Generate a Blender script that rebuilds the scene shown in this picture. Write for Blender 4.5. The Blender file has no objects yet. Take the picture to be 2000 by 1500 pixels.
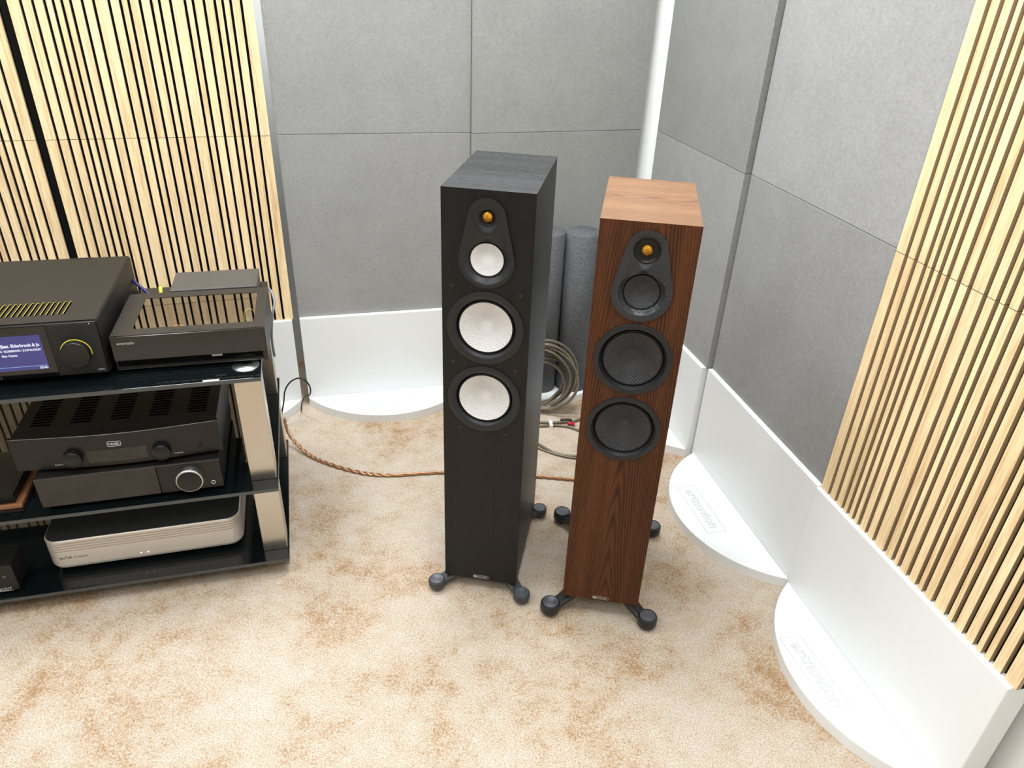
import bpy, bmesh, math, random
from math import sin, cos, pi, radians, hypot, atan2, sqrt
from mathutils import Vector, Matrix
random.seed(7)
S = bpy.context.scene
COL = S.collection

# ------------------------------------------------------------------ camera
F_PX, CX, CY = 1434.52, 1001.87, 794.45
cam_d = bpy.data.cameras.new('camera')
cam_d.sensor_fit = 'HORIZONTAL'; cam_d.sensor_width = 36.0
cam_d.lens = F_PX / 2000 * 36
cam_d.shift_x = -(CX - 1000) / 2000
cam_d.shift_y = (CY - 750) / 2000
cam_d.clip_start = 0.02
cam = bpy.data.objects.new('camera', cam_d); COL.objects.link(cam)
PITCH, ROLL, CAM_H = 0.5419, 0.0438, 1.3969
cam.matrix_world = Matrix.Translation((0, 0, CAM_H)) @ Matrix.Rotation(pi / 2 - PITCH, 4, 'X') @ Matrix.Rotation(ROLL, 4, 'Z')
S.camera = cam

# ------------------------------------------------------------------ view, world, lights
S.view_settings.view_transform = 'Standard'
S.view_settings.look = 'None'
S.view_settings.gamma = 1.0
S.view_settings.use_curve_mapping = False
S.view_settings.exposure = -0.93
w = bpy.data.worlds.new('world'); S.world = w; w.use_nodes = True
w.node_tree.nodes['Background'].inputs[0].default_value = (1, 1, 1, 1)
w.node_tree.nodes['Background'].inputs[1].default_value = 0.4
CEIL = 2.75
LIGHT_POS = [(-1.25, 1.8, 1.1), (-0.1, 1.85, 1.2), (-1.3, 0.5, 0.6), (0.25, 0.55, 0.75), (-2.6, 0.6, 0.7), (-1.3, -0.8, 0.55), (0.1, -0.8, 0.5)]
LIGHT_W = 52
for lx, ly, k in LIGHT_POS:
    ld = bpy.data.lights.new('ceiling_lamp', 'AREA'); ld.shape = 'RECTANGLE'; ld.size = 0.58; ld.size_y = 0.58
    ld.energy = LIGHT_W * k; ld.color = (0.90, 0.945, 1.0)
    lo = bpy.data.objects.new('ceiling_lamp', ld); COL.objects.link(lo); lo.location = (lx, ly, CEIL - 0.03)

# ------------------------------------------------------------------ materials
def lin(c):
    return tuple(((x / 255) / 12.92 if x / 255 <= 0.04045 else ((x / 255 + 0.055) / 1.055) ** 2.4) for x in c) + (1,)

class NT:
    def __init__(s, name):
        s.m = bpy.data.materials.new(name); s.m.use_nodes = True
        s.t = s.m.node_tree; s.n = s.t.nodes; s.b = s.n['Principled BSDF']
    def node(s, typ, **kw):
        n = s.n.new(typ)
        for k, v in kw.items(): setattr(n, k, v)
        return n
    def link(s, a, b): s.t.links.new(a, b)
    def val(s, sock, v):
        if hasattr(v, 'is_output') or isinstance(v, bpy.types.NodeSocket): s.link(v, sock)
        else: sock.default_value = v
    def math(s, op, a, b=None, c=None):
        n = s.node('ShaderNodeMath', operation=op)
        for i, v in enumerate((a, b, c)):
            if v is not None: s.val(n.inputs[i], v)
        return n.outputs[0]
    def coord(s, out='Object', scale=(1, 1, 1), rand=None):
        tc = s.node('ShaderNodeTexCoord'); o = tc.outputs[out]
        if rand:
            oi = s.node('ShaderNodeObjectInfo'); sc = s.node('ShaderNodeVectorMath', operation='SCALE')
            sc.inputs[0].default_value = rand; s.link(oi.outputs['Random'], sc.inputs['Scale'])
            ad = s.node('ShaderNodeVectorMath', operation='ADD'); s.link(o, ad.inputs[0]); s.link(sc.outputs[0], ad.inputs[1]); o = ad.outputs[0]
        mp = s.node('ShaderNodeMapping'); mp.inputs['Scale'].default_value = scale; s.link(o, mp.inputs[0])
        return mp.outputs[0]
    def noise(s, vec, scale, detail=3, rough=0.5, dist=0.0):
        n = s.node('ShaderNodeTexNoise'); s.link(vec, n.inputs['Vector'])
        n.inputs['Scale'].default_value = scale; n.inputs['Detail'].default_value = detail
        n.inputs['Roughness'].default_value = rough; n.inputs['Distortion'].default_value = dist
        return n.outputs['Fac']
    def ramp(s, fac, stops):
        r = s.node('ShaderNodeValToRGB'); s.link(fac, r.inputs[0]); el = r.color_ramp.elements
        while len(el) > 1: el.remove(el[-1])
        el[0].position = stops[0][0]; el[0].color = stops[0][1]
        for p, c in stops[1:]:
            e = el.new(p); e.color = c
        return r.outputs[0]
    def mix(s, fac, a, b, mode='MIX'):
        n = s.node('ShaderNodeMix', data_type='RGBA', blend_type=mode)
        s.val(n.inputs[0], fac); s.val(n.inputs[6], a); s.val(n.inputs[7], b)
        return n.outputs[2]
    def bump(s, h, strength=0.3, dist=0.001):
        n = s.node('ShaderNodeBump'); n.inputs['Strength'].default_value = strength; n.inputs['Distance'].default_value = dist
        s.link(h, n.inputs['Height']); s.link(n.outputs[0], s.b.inputs['Normal'])
    def set(s, **kw):
        for k, v in kw.items():
            s.val(s.b.inputs[{'col': 'Base Color', 'rough': 'Roughness', 'metal': 'Metallic', 'ior': 'IOR', 'spec': 'Specular IOR Level', 'coat': 'Coat Weight', 'emit': 'Emission Color', 'es': 'Emission Strength'}[k]], v)
        return s

def plain(name, c, rough=0.5, metal=0.0, grain=0.0, **kw):
    t = NT(name); v = t.coord(scale=(1, 1, 1))
    n = t.noise(v, 60, 3)
    c0 = lin(c)
    t.set(col=t.mix(n, tuple(x * 0.985 for x in c0[:3]) + (1,), tuple(min(1, x * 1.015) for x in c0[:3]) + (1,)), rough=rough, metal=metal, **kw)
    if grain: t.bump(t.noise(v, 900, 2), grain, 0.0005)
    return t.m

def carpet():
    t = NT('carpet'); v = t.coord()
    big = t.noise(v, 3.2, 4, 0.62, 0.5); mid = t.noise(v, 17, 5, 0.75, 0.3)
    fine = t.noise(v, 150, 4, 0.8); grit = t.noise(v, 310, 3, 0.75)
    a = t.math('MULTIPLY', big, 0.80); a = t.math('MULTIPLY_ADD', mid, 0.60, a); a = t.math('MULTIPLY_ADD', fine, 0.85, a)
    a = t.math('MULTIPLY', a, 0.444)
    c = t.ramp(a, [(0.36, lin((158, 120, 84))), (0.43, lin((190, 159, 125))), (0.49, lin((212, 194, 172))), (0.58, lin((221, 209, 194)))])
    g = t.ramp(grit, [(0.36, (0.52, 0.47, 0.40, 1)), (0.50, (0.98, 0.98, 0.98, 1)), (0.64, (1.22, 1.22, 1.22, 1))])
    t.set(col=t.mix(0.8, c, g, 'MULTIPLY'), rough=0.95, spec=0.1)
    hh = t.math('ADD', t.math('MULTIPLY', fine, 0.6), grit)
    t.bump(hh, 0.9, 0.004)
    return t.m

def felt(name, c):
    t = NT(name); v = t.coord(rand=(9, 5, 7))
    n1 = t.noise(v, 9, 6, 0.62, 0.4); n2 = t.noise(v, 140, 4, 0.7, 0.8); n3 = t.noise(v, 420, 2, 0.6)
    a = t.math('MULTIPLY', n1, 0.35); a = t.math('MULTIPLY_ADD', n2, 0.8, a); a = t.math('MULTIPLY_ADD', n3, 0.25, a)
    c0 = lin(c)
    lo_ = tuple(x * 0.86 for x in c0[:3]) + (1,); hi_ = tuple(x * 1.13 for x in c0[:3]) + (1,)
    t.set(col=t.ramp(a, [(0.5, lo_), (0.7, c0), (0.88, hi_)]), rough=0.95, spec=0.15)
    t.bump(t.math('ADD', n2, n3), 0.35, 0.001)
    return t.m

def oak(name, c, axis='Z'):
    t = NT(name)
    sc = {'Z': (1, 1, 0.045), 'X': (0.045, 1, 1)}[axis]
    v = t.coord(scale=sc, rand=(3, 3, 31))
    g1 = t.noise(v, 60, 4, 0.6, 0.6); g2 = t.noise(v, 330, 3, 0.6)
    a = t.math('MULTIPLY_ADD', g2, 0.5, t.math('MULTIPLY', g1, 0.5))
    c0 = lin(c)
    dk = lin(tuple(x * k for x, k in zip(c, (0.90, 0.85, 0.78)))); lt = lin(tuple(min(255, x * 1.06 + 4) for x in c))
    colr = t.ramp(a, [(0.36, dk), (0.5, c0), (0.64, lt)])
    oi = t.node('ShaderNodeObjectInfo')
    tone = t.ramp(oi.outputs['Random'], [(0.0, (0.94, 0.91, 0.86, 1)), (0.5, (1, 0.99, 0.98, 1)), (1.0, (1.04, 1.03, 1.0, 1))])
    t.set(col=t.mix(1.0, colr, tone, 'MULTIPLY'), rough=0.55, spec=0.3)
    t.bump(g2, 0.12, 0.0006)
    return t.m

def veneer(name, dark, base, light, grain_axis='Z', rough=0.42, bump=0.2, rings=26, spec=0.35, pore=0.6, band=0.55, freq=1100.0):
    """grain runs along grain_axis; contours of a stretched smooth noise give the cathedral figure"""
    t = NT(name)
    sc = {'Z': (1, 0.6, 0.14), 'X': (0.16, 1, 1)}[grain_axis]
    v = t.coord(scale=sc)
    n = t.noise(v, 7.0, 2, 0.45, 0.2)
    tc = t.node('ShaderNodeTexCoord'); sp = t.node('ShaderNodeSeparateXYZ'); t.link(tc.outputs['Object'], sp.inputs[0])
    cross = t.math('ADD', sp.outputs[0], sp.outputs[1]) if grain_axis == 'Z' else sp.outputs[1]
    along = sp.outputs[2] if grain_axis == 'Z' else sp.outputs[0]
    wob = t.noise(v, 38, 3, 0.6)
    u = t.math('MULTIPLY', t.math('SUBTRACT', cross, 0.105 if grain_axis == 'Z' else 0.17), freq)
    hyp = t.math('SQRT', t.math('ADD', t.math('MULTIPLY', u, u), 700.0))       # nested arches of flat-sawn grain
    ph = t.math('MULTIPLY_ADD', along, 70.0, hyp)
    ph = t.math('MULTIPLY_ADD', n, rings * 2.2, ph)
    ph = t.math('MULTIPLY_ADD', wob, 3.4, ph)
    s1 = t.math('SINE', ph); s1 = t.math('MULTIPLY_ADD', s1, 0.5, 0.5); s1 = t.math('POWER', s1, 1.6)
    sp2 = {'Z': (1, 1, 0.03), 'X': (0.03, 1, 1)}[grain_axis]
    v2 = t.coord(scale=sp2); p = t.noise(v2, 700, 2, 0.6); br = t.noise(v2, 40, 3, 0.6)
    pr = t.ramp(p, [(0.34, (0, 0, 0, 1)), (0.52, (1, 1, 1, 1))])
    c = t.mix(t.math('MULTIPLY', s1, band), lin(base), lin(dark))
    c = t.mix(t.math('MULTIPLY', t.ramp(br, [(0.4, (0, 0, 0, 1)), (0.65, (1, 1, 1, 1))]), 0.55), c, lin(light))
    c = t.mix(pore, c, t.mix(pr, lin(dark), c), 'MIX')
    t.set(col=c, rough=rough, spec=spec)
    t.bump(t.math('MULTIPLY_ADD', s1, -0.7, p), bump, 0.001)
    return t.m

def dimpled(name, c, rough=0.35, metal=0.0, nspk=22, k=15.0, strength=0.35, rmin=0.012, zscale=1.0, spec=0.5):
    """relief of spiral dimples around the local y axis"""
    t = NT(name); tc = t.node('ShaderNodeTexCoord'); sp = t.node('ShaderNodeSeparateXYZ'); t.link(tc.outputs['Object'], sp.inputs[0])
    x, z = sp.outputs[0], sp.outputs[2]
    r = t.math('SQRT', t.math('ADD', t.math('MULTIPLY', x, x), t.math('MULTIPLY', z, z)))
    th = t.math('ARCTAN2', z, x); lr = t.math('MULTIPLY', t.math('LOGARITHM', t.math('ADD', r, 0.0008), 2.71828), k)
    a = t.math('COSINE', t.math('MULTIPLY', th, nspk)); b = t.math('COSINE', lr)
    h = t.math('MULTIPLY', a, b)
    m = t.node('ShaderNodeMapRange'); t.link(r, m.inputs[0]); m.inputs[1].default_value = rmin * 0.6; m.inputs[2].default_value = rmin * 1.7
    h = t.math('MULTIPLY', h, m.outputs[0])
    t.set(col=lin(c), rough=rough, metal=metal, spec=spec)
    t.bump(t.math('MULTIPLY', h, 0.5), strength, 0.0012)
    return t.m

def brushed(name, c, rough=0.3, radial=False, metal=1.0):
    t = NT(name)
    if radial:
        tc = t.node('ShaderNodeTexCoord'); sp = t.node('ShaderNodeSeparateXYZ'); t.link(tc.outputs['Object'], sp.inputs[0])
        r = t.math('SQRT', t.math('ADD', t.math('MULTIPLY', sp.outputs[0], sp.outputs[0]), t.math('MULTIPLY', sp.outputs[1], sp.outputs[1])))
        h = t.math('SINE', t.math('MULTIPLY', r, 9000.0)); t.bump(h, 0.25, 0.0003)
        an = t.node('ShaderNodeTangent', direction_type='RADIAL', axis='Z'); t.link(an.outputs[0], t.b.inputs['Tangent']); t.b.inputs['Anisotropic'].default_value = 0.7
    else:
        v = t.coord(scale=(1, 1, 0.02)); t.bump(t.noise(v, 900, 2), 0.06, 0.0004)
    t.set(col=lin(c), rough=rough, metal=metal)
    return t.m

M = {}
M['carpet'] = carpet()
M['white_wall'] = plain('white_wall_paint', (236, 237, 234), 0.7, grain=0.1)
M['ceiling'] = plain('ceiling_paint', (238, 238, 236), 0.8)
M['white_board'] = plain('white_lacquer', (234, 236, 235), 0.38, spec=0.4)
M['engrave'] = plain('engraved_line', (182, 184, 186), 0.6)
M['oak'] = oak('oak_veneer', (238, 213, 170))
M['mdf'] = plain('slat_edge', (176, 150, 112), 0.8)
M['black_felt'] = plain('black_felt', (22, 23, 20), 0.95, spec=0.1)
M['foam'] = None
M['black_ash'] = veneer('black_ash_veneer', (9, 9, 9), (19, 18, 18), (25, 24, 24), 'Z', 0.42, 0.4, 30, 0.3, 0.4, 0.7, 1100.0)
M['black_ash_top_lit'] = veneer('black_ash_veneer_top_lit', (12, 12, 12), (30, 30, 31), (58, 59, 60), 'X', 0.40, 1.0, 16, 0.5, 0.6, 0.8, 800.0)  # same black ash, overhead light on the top put into paler colours
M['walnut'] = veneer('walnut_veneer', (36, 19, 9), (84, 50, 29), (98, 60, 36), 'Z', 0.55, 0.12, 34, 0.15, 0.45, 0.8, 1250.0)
M['walnut_top_lit'] = veneer('walnut_veneer_top_lit', (96, 66, 44), (142, 104, 74), (158, 118, 84), 'X', 0.42, 0.12, 14, 0.4, 0.5, 0.6, 900.0)  # same walnut as the front, lightened in colour for the overhead light
M['plastic'] = plain('black_satin_plastic', (25, 26, 28), 0.42, spec=0.45)
M['plastic_soft'] = plain('black_matte_plastic', (26, 26, 27), 0.55, spec=0.4)
M['foot_metal'] = plain('dark_cast_metal', (62, 63, 66), 0.42, 0.2)
M['rubber'] = plain('black_rubber', (9, 9, 9), 0.5, spec=0.4)
M['disc_dark'] = brushed('turned_dark_metal', (118, 120, 126), 0.33, True, 0.9)
M['disc_alu'] = brushed('turned_aluminium', (205, 212, 208), 0.25, True)
M['white_cone'] = dimpled('white_dimpled_cone', (214, 212, 210), 0.38, 0.0, 48, 46.0, 0.8)
M['grey_cone'] = dimpled('dark_grey_dimpled_cone', (34, 36, 40), 0.34, 0.0, 48, 46.0, 0.6)
M['plate_grey'] = dimpled('dark_grey_dimpled_plate', (38, 41, 45), 0.38, 0.0, 48, 46.0, 0.55, 0.02)
M['gold'] = dimpled('gold_dome', (205, 146, 54), 0.3, 1.0, 18, 16, 0.6, 0.001)
M['mesh_metal'] = plain('grille_mesh', (20, 20, 21), 0.4, 0.5)
M['mesh_light'] = plain('grille_mesh_glint', (92, 92, 94), 0.35, 0.8)
M['hole'] = plain('perforation', (3, 3, 3), 0.9, spec=0.0)
M['silver'] = brushed('satin_aluminium', (205, 203, 198), 0.3)
M['pillar'] = brushed('brushed_pillar', (198, 192, 182), 0.28)
M['badge'] = plain('badge_silver', (150, 148, 144), 0.35, 0.8)
M['glass_black'] = plain('black_glass', (12, 17, 18), 0.04, spec=0.5)
M['glass_edge'] = plain('glass_edge', (66, 69, 68), 0.22, spec=0.6)
M['case'] = plain('black_device_case', (26, 25, 24), 0.45, 0.0, grain=0.15, spec=0.35)
M['case_brown'] = plain('dark_brown_grey_case', (38, 35, 33), 0.42, 0.0, spec=0.4)
M['gloss'] = plain('glossy_black_fascia', (12, 11, 11), 0.08, spec=0.5, ior=1.6)
M['gloss_dark'] = plain('deep_black_gloss', (4, 4, 4), 0.06)
M['satin_front'] = plain('satin_black_front', (19, 18, 17), 0.33, 0.0, spec=0.4)
M['yellow'] = plain('yellow_accent', (226, 204, 66), 0.4)
M['champagne'] = plain('champagne_silver', (214, 205, 194), 0.36, 0.25)
M['dark_top'] = plain('charcoal_top', (54, 54, 54), 0.6)
M['print'] = plain('pale_print', (190, 188, 184), 0.5)
M['print_dark'] = plain('dark_print', (74, 70, 66), 0.5)
M['cable'] = plain('bronze_grey_cable', (118, 109, 92), 0.34, 0.45)
M['copper'] = plain('copper_cable', (178, 134, 100), 0.3, 0.7)
M['black_cable'] = plain('black_cable', (16, 16, 17), 0.4)
M['white_cable'] = plain('grey_cable', (130, 130, 134), 0.4)
M['blue_cable'] = plain('blue_cable', (34, 34, 92), 0.45)
M['red'] = plain('red_plug', (190, 24, 44), 0.4)
M['copper_wood'] = oak('copper_wood', (160, 112, 80), 'X')
M['orange'] = plain('orange_coil', (216, 150, 90), 0.5)
M['green'] = plain('green_terminal', (26, 130, 104), 0.5)
M['cyan'] = plain('blue_terminal', (40, 130, 200), 0.5)
M['pcb'] = plain('circuit_board', (16, 20, 18), 0.5)
M['label'] = plain('white_label', (226, 226, 222), 0.5)
M['grey_box'] = plain('grey_metal_box', (82, 80, 78), 0.4, 0.3)

def foam_mat():
    t = NT('grey_foam'); v = t.coord(); n = t.noise(v, 300, 3, 0.85)
    vo = t.node('ShaderNodeTexVoronoi'); t.link(v, vo.inputs['Vector']); vo.inputs['Scale'].default_value = 330
    sp = t.ramp(vo.outputs['Distance'], [(0.0, (1, 1, 1, 1)), (0.22, (0, 0, 0, 1))])
    c = t.ramp(n, [(0.35, lin((74, 75, 77))), (0.62, lin((122, 123, 125)))])
    t.set(col=t.mix(t.math('MULTIPLY', sp, 0.6), c, lin((150, 152, 155))), rough=0.95, spec=0.1)
    t.bump(n, 0.9, 0.003)
    return t.m
M['foam'] = foam_mat()

def emis(name, c, s):
    t = NT(name); n = t.noise(t.coord(), 5); c0 = lin(c)
    t.set(col=(0, 0, 0, 1), emit=t.mix(n, tuple(x * 0.9 for x in c0[:3]) + (1,), tuple(x * 1.1 for x in c0[:3]) + (1,)), es=s, rough=0.2)
    return t.m
M['screen'] = emis('lit_screen', (76, 74, 140), 1.5)
M['screen_text'] = emis('lit_screen_text', (235, 236, 250), 2.2)
M['screen_blue'] = emis('lit_screen_bar', (140, 175, 240), 1.8)
M['led'] = emis('white_led', (255, 255, 255), 3.0)
M['diffuser'] = emis('lamp_diffuser', (255, 252, 246), 6.0)

def window_glass():
    t = NT('smoked_window_glass'); g = t.node('ShaderNodeBsdfGlossy'); g.inputs['Color'].default_value = (0.9, 0.86, 0.82, 1); g.inputs['Roughness'].default_value = 0.02
    tr = t.node('ShaderNodeBsdfTransparent'); tr.inputs[0].default_value = (0.62, 0.6, 0.58, 1)
    n = t.noise(t.coord(), 3); f = t.math('MULTIPLY_ADD', n, 0.02, 0.33)
    mx = t.node('ShaderNodeMixShader'); t.link(f, mx.inputs[0]); t.link(tr.outputs[0], mx.inputs[1]); t.link(g.outputs[0], mx.inputs[2])
    t.link(mx.outputs[0], t.n['Material Output'].inputs[0])
    return t.m
M['window'] = window_glass()

# ------------------------------------------------------------------ geometry helpers
class MB:
    def __init__(s): s.v = []; s.f = []; s.m = []; s.sm = []
    def add(s, vs, fs, mi=0, smooth=False):
        o = len(s.v); s.v += [tuple(x) for x in vs]
        for f in fs: s.f.append([i + o for i in f]); s.m.append(mi); s.sm.append(smooth)
        return s
    def box(s, x0, x1, y0, y1, z0, z1, mi=0, c=0.0):
        """box; c > 0 chamfers its vertical and horizontal edges through a small bevel"""
        if c > 0:
            bm = bmesh.new(); bmesh.ops.create_cube(bm, size=1)
            for v in bm.verts: v.co = Vector(((x0 + x1) / 2 + v.co.x * (x1 - x0), (y0 + y1) / 2 + v.co.y * (y1 - y0), (z0 + z1) / 2 + v.co.z * (z1 - z0)))
            bmesh.ops.bevel(bm, geom=list(bm.edges), offset=c, segments=2, affect='EDGES', profile=0.5)
            bm.verts.index_update()
            s.add([v.co[:] for v in bm.verts], [[v.index for v in f.verts] for f in bm.faces], mi); bm.free(); return s
        vs = [(x, y, z) for x in (x0, x1) for y in (y0, y1) for z in (z0, z1)]
        return s.add(vs, [(0, 1, 3, 2), (4, 6, 7, 5), (0, 4, 5, 1), (2, 3, 7, 6), (0, 2, 6, 4), (1, 5, 7, 3)], mi)
    def prism(s, pts, z0, z1, mi=0, smooth=False, plane='XY', c=0.0):
        """extrude a counter-clockwise outline; plane XY extrudes in z, XZ extrudes in y"""
        n = len(pts); P = (lambda p, h: (p[0], p[1], h)) if plane == 'XY' else (lambda p, h: (p[0], h, p[1]))
        rings = [[P(p, z0) for p in pts], [P(p, z1) for p in pts]]
        if c > 0:
            cx = sum(p[0] for p in pts) / n; cy = sum(p[1] for p in pts) / n
            ins = [(p[0] + (cx - p[0]) / max(1e-6, hypot(cx - p[0], cy - p[1])) * c, p[1] + (cy - p[1]) / max(1e-6, hypot(cx - p[0], cy - p[1])) * c) for p in pts]
            d = c if z1 > z0 else -c
            rings = [[P(p, z0) for p in pts], [P(p, z1 - d) for p in pts], [P(p, z1) for p in ins]]
        vs = [v for r in rings for v in r]; fs = []
        for k in range(len(rings) - 1):
            for i in range(n): j = (i + 1) % n; fs.append((k * n + i, k * n + j, (k + 1) * n + j, (k + 1) * n + i))
        s.add(vs, fs, mi, smooth)
        s.add(rings[0], [list(range(n))[::-1]], mi); s.add(rings[-1], [list(range(n))], mi)
        return s
    def lathe(s, prof, cx=0, cy=0, cz=0, axis='Z', seg=48, mi=0, smooth=True, cap0=False, cap1=False, a0=0, a1=2 * pi):
        """prof: (r, h) pairs; axis Y turns about the y axis"""
        full = abs(a1 - a0 - 2 * pi) < 1e-6; ns = seg if full else seg + 1; vs = []
        for r, h in prof:
            for i in range(ns):
                a = a0 + (a1 - a0) * i / seg
                vs.append((cx + r * cos(a), cy + r * sin(a), cz + h) if axis == 'Z' else (cx + r * cos(a), cy + h, cz + r * sin(a)) if axis == 'Y' else (cx + h, cy + r * cos(a), cz + r * sin(a)))
        fs = []
        for k in range(len(prof) - 1):
            for i in range(seg):
                j = (i + 1) % ns; fs.append((k * ns + i, k * ns + j, (k + 1) * ns + j, (k + 1) * ns + i))
        if cap0: fs.append(list(range(ns)))
        if cap1: fs.append([(len(prof) - 1) * ns + i for i in range(ns)])
        return s.add(vs, fs, mi, smooth)
    def tube(s, pts, r, seg=8, mi=0, closed=False):
        pts = [Vector(p) for p in pts]; n = len(pts); vs = []; up = Vector((0.13, 0.2, 0.97)); prev = None
        for i, p in enumerate(pts):
            d = (pts[(i + 1) % n] - pts[i - 1]) if closed else (pts[min(i + 1, n - 1)] - pts[max(i - 1, 0)])
            d.normalize()
            a = (up if prev is None else prev); a = a - d * a.dot(d)
            if a.length < 1e-4: a = Vector((1, 0, 0)) - d * d.x
            a.normalize(); prev = a; b = d.cross(a)
            rr = r[i] if isinstance(r, (list, tuple)) else r
            for k in range(seg):
                t = 2 * pi * k / seg; vs.append(p + a * rr * cos(t) + b * rr * sin(t))
        fs = []
        for i in range(n if closed else n - 1):
            j = (i + 1) % n
            for k in range(seg):
                l = (k + 1) % seg; fs.append((i * seg + k, i * seg + l, j * seg + l, j * seg + k))
        if not closed: fs += [list(range(seg))[::-1], [(n - 1) * seg + k for k in range(seg)]]
        return s.add(vs, fs, mi, True)
    def mesh(s, name, mats):
        me = bpy.data.meshes.new(name); me.from_pydata(s.v, [], s.f)
        for m in (mats if isinstance(mats, (list, tuple)) else [mats]): me.materials.append(m)
        me.polygons.foreach_set('material_index', s.m); me.polygons.foreach_set('use_smooth', s.sm)
        bm = bmesh.new(); bm.from_mesh(me); bmesh.ops.recalc_face_normals(bm, faces=bm.faces); bm.to_mesh(me); bm.free()
        me.update(); return me
    def build(s, name, mats, parent=None, loc=(0, 0, 0), rot=(0, 0, 0), label=None):
        return link(name, s.mesh(name, mats), parent, loc, rot, label)

def link(name, data, parent=None, loc=(0, 0, 0), rot=(0, 0, 0), label=None):
    o = bpy.data.objects.new(name, data); COL.objects.link(o); o.location = loc; o.rotation_euler = rot
    if parent: o.parent = parent
    if label: o['label'] = label
    return o

def thing(name, label, cat, loc=(0, 0, 0), rz=0.0, group=None):
    o = link(name, None, None, loc, (0, 0, rz)); o['label'] = label; o['category'] = cat; o.empty_display_size = 0.05
    if group: o['group'] = group
    return o

def tag(o, label, cat, group=None):
    o['label'] = label; o['category'] = cat
    if group: o['group'] = group
    return o

def struct(name, mb, m):
    o = mb.build(name, m); o['kind'] = 'structure'; return o

def text(name, body, size, mat, parent, loc, rot=(pi / 2, 0, 0), align='LEFT', ext=0.0002, outline=0.0, sx=1.0, width=None, space=1.0, offset=0.0):
    cu = bpy.data.curves.new(name, 'FONT'); cu.body = body; cu.size = size; cu.align_x = align; cu.extrude = ext; cu.space_character = space; cu.offset = offset
    cu.resolution_u = 3
    if outline: cu.fill_mode = 'NONE'; cu.bevel_depth = outline; cu.extrude = 0; cu.bevel_resolution = 1
    tmp = bpy.data.objects.new('tmp', cu); COL.objects.link(tmp)
    dg = bpy.context.evaluated_depsgraph_get(); dg.update()
    me = bpy.data.meshes.new_from_object(tmp.evaluated_get(dg)); bpy.data.objects.remove(tmp); bpy.data.curves.remove(cu)
    if width:
        xs = [v.co.x for v in me.vertices]; k = width / (max(xs) - min(xs))
        for v in me.vertices: v.co.x = (v.co.x - (min(xs) if align == 'LEFT' else 0)) * k
    elif sx != 1:
        for v in me.vertices: v.co.x *= sx
    me.materials.clear(); me.materials.append(mat); me.name = name
    return link(name, me, parent, loc, rot)

def spline(pts, n=8):
    """Catmull-Rom through the points"""
    P = [Vector(p) for p in pts]; out = []
    for i in range(len(P) - 1):
        a = P[max(i - 1, 0)]; b = P[i]; c = P[i + 1]; d = P[min(i + 2, len(P) - 1)]
        for k in range(n):
            t = k / n
            out.append(0.5 * ((2 * b) + (c - a) * t + (2 * a - 5 * b + 4 * c - d) * t * t + (3 * b - a - 3 * c + d) * t ** 3))
    out.append(P[-1]); return out

def rrect(x0, x1, y0, y1, r, n=5):
    out = []
    for cx, cy, a in ((x1 - r, y0 + r, -pi / 2), (x1 - r, y1 - r, 0), (x0 + r, y1 - r, pi / 2), (x0 + r, y0 + r, pi)):
        for i in range(n + 1): out.append((cx + r * cos(a + i * pi / 2 / n), cy + r * sin(a + i * pi / 2 / n)))
    return out

# ------------------------------------------------------------------ the room
W = 0.595; ZB = 0.3385
FR = {'C1': (-0.7431, 2.2859, 0.2738), 'C2': (-0.1690, 2.4290, 0.3306), 'D': (0.4462, 2.6162, -1.3104),
      'E': (0.6200, 2.0329, -1.3298), 'F': (0.7586, 1.4441, -1.3177), 'B': (-1.3230, 2.0898, 0.3169)}
bx_, by_, bt_ = FR['B']
FR['A'] = (bx_ - (W + 0.022) * cos(0.33), by_ - (W + 0.022) * sin(0.33), 0.33)

def line_pt(k, off): x, y, t = FR[k]; return Vector((x - sin(t) * off, y + cos(t) * off))
# back wall runs 33 cm behind the grey panels, right wall close behind the right-hand boards
pb = line_pt('C1', 0.33); tb = 0.30; pr = line_pt('F', 0.085); tr = -1.318
db = Vector((cos(tb), sin(tb))); dr = Vector((cos(tr), sin(tr)))
den = db.x * dr.y - db.y * dr.x; q = pr - pb
corner = pb + db * ((q.x * dr.y - q.y * dr.x) / den)
L1, L2 = 5.2, 6.6
def wallbox(name, p, q, th=0.1, side=1):
    d = (q - p).normalized(); n = Vector((-d.y, d.x)) * side * th
    pts = [p, q, q + n, p + n]
    struct(name, MB().prism([tuple(v) for v in pts], 0, CEIL), M['white_wall'])
c1 = corner - db * L1; c2 = corner + dr * L2; c3 = c1 + dr * L2
wallbox('wall_back', c1, corner); wallbox('wall_right', corner, c2, side=1)
wallbox('wall_front', c2, c3, side=1); wallbox('wall_left', c3, c1, side=1)
poly = [tuple(v) for v in (c1, corner, c2, c3)][::-1]
struct('floor', MB().prism(poly, -0.05, 0.0), M['carpet'])
struct('ceiling', MB().prism(poly, CEIL, CEIL + 0.05), M['ceiling'])
# white post that closes the corner between the two runs of panels
e1 = Vector((FR['C2'][0] + cos(FR['C2'][2]) * W, FR['C2'][1] + sin(FR['C2'][2]) * W)); e2 = Vector(FR['D'][:2])
mid_ = (e1 + e2) / 2; outw = Vector((0.42, 0.9)).normalized(); sd = Vector((outw.y, -outw.x))
pp = [mid_ + sd * -0.075 + outw * 0.02, mid_ + sd * 0.075 + outw * 0.02, mid_ + sd * 0.075 + outw * 0.05, mid_ + sd * -0.075 + outw * 0.05]
struct('trim_1', MB().prism([tuple(v) for v in pp], 0, CEIL), M['white_wall'])

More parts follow.
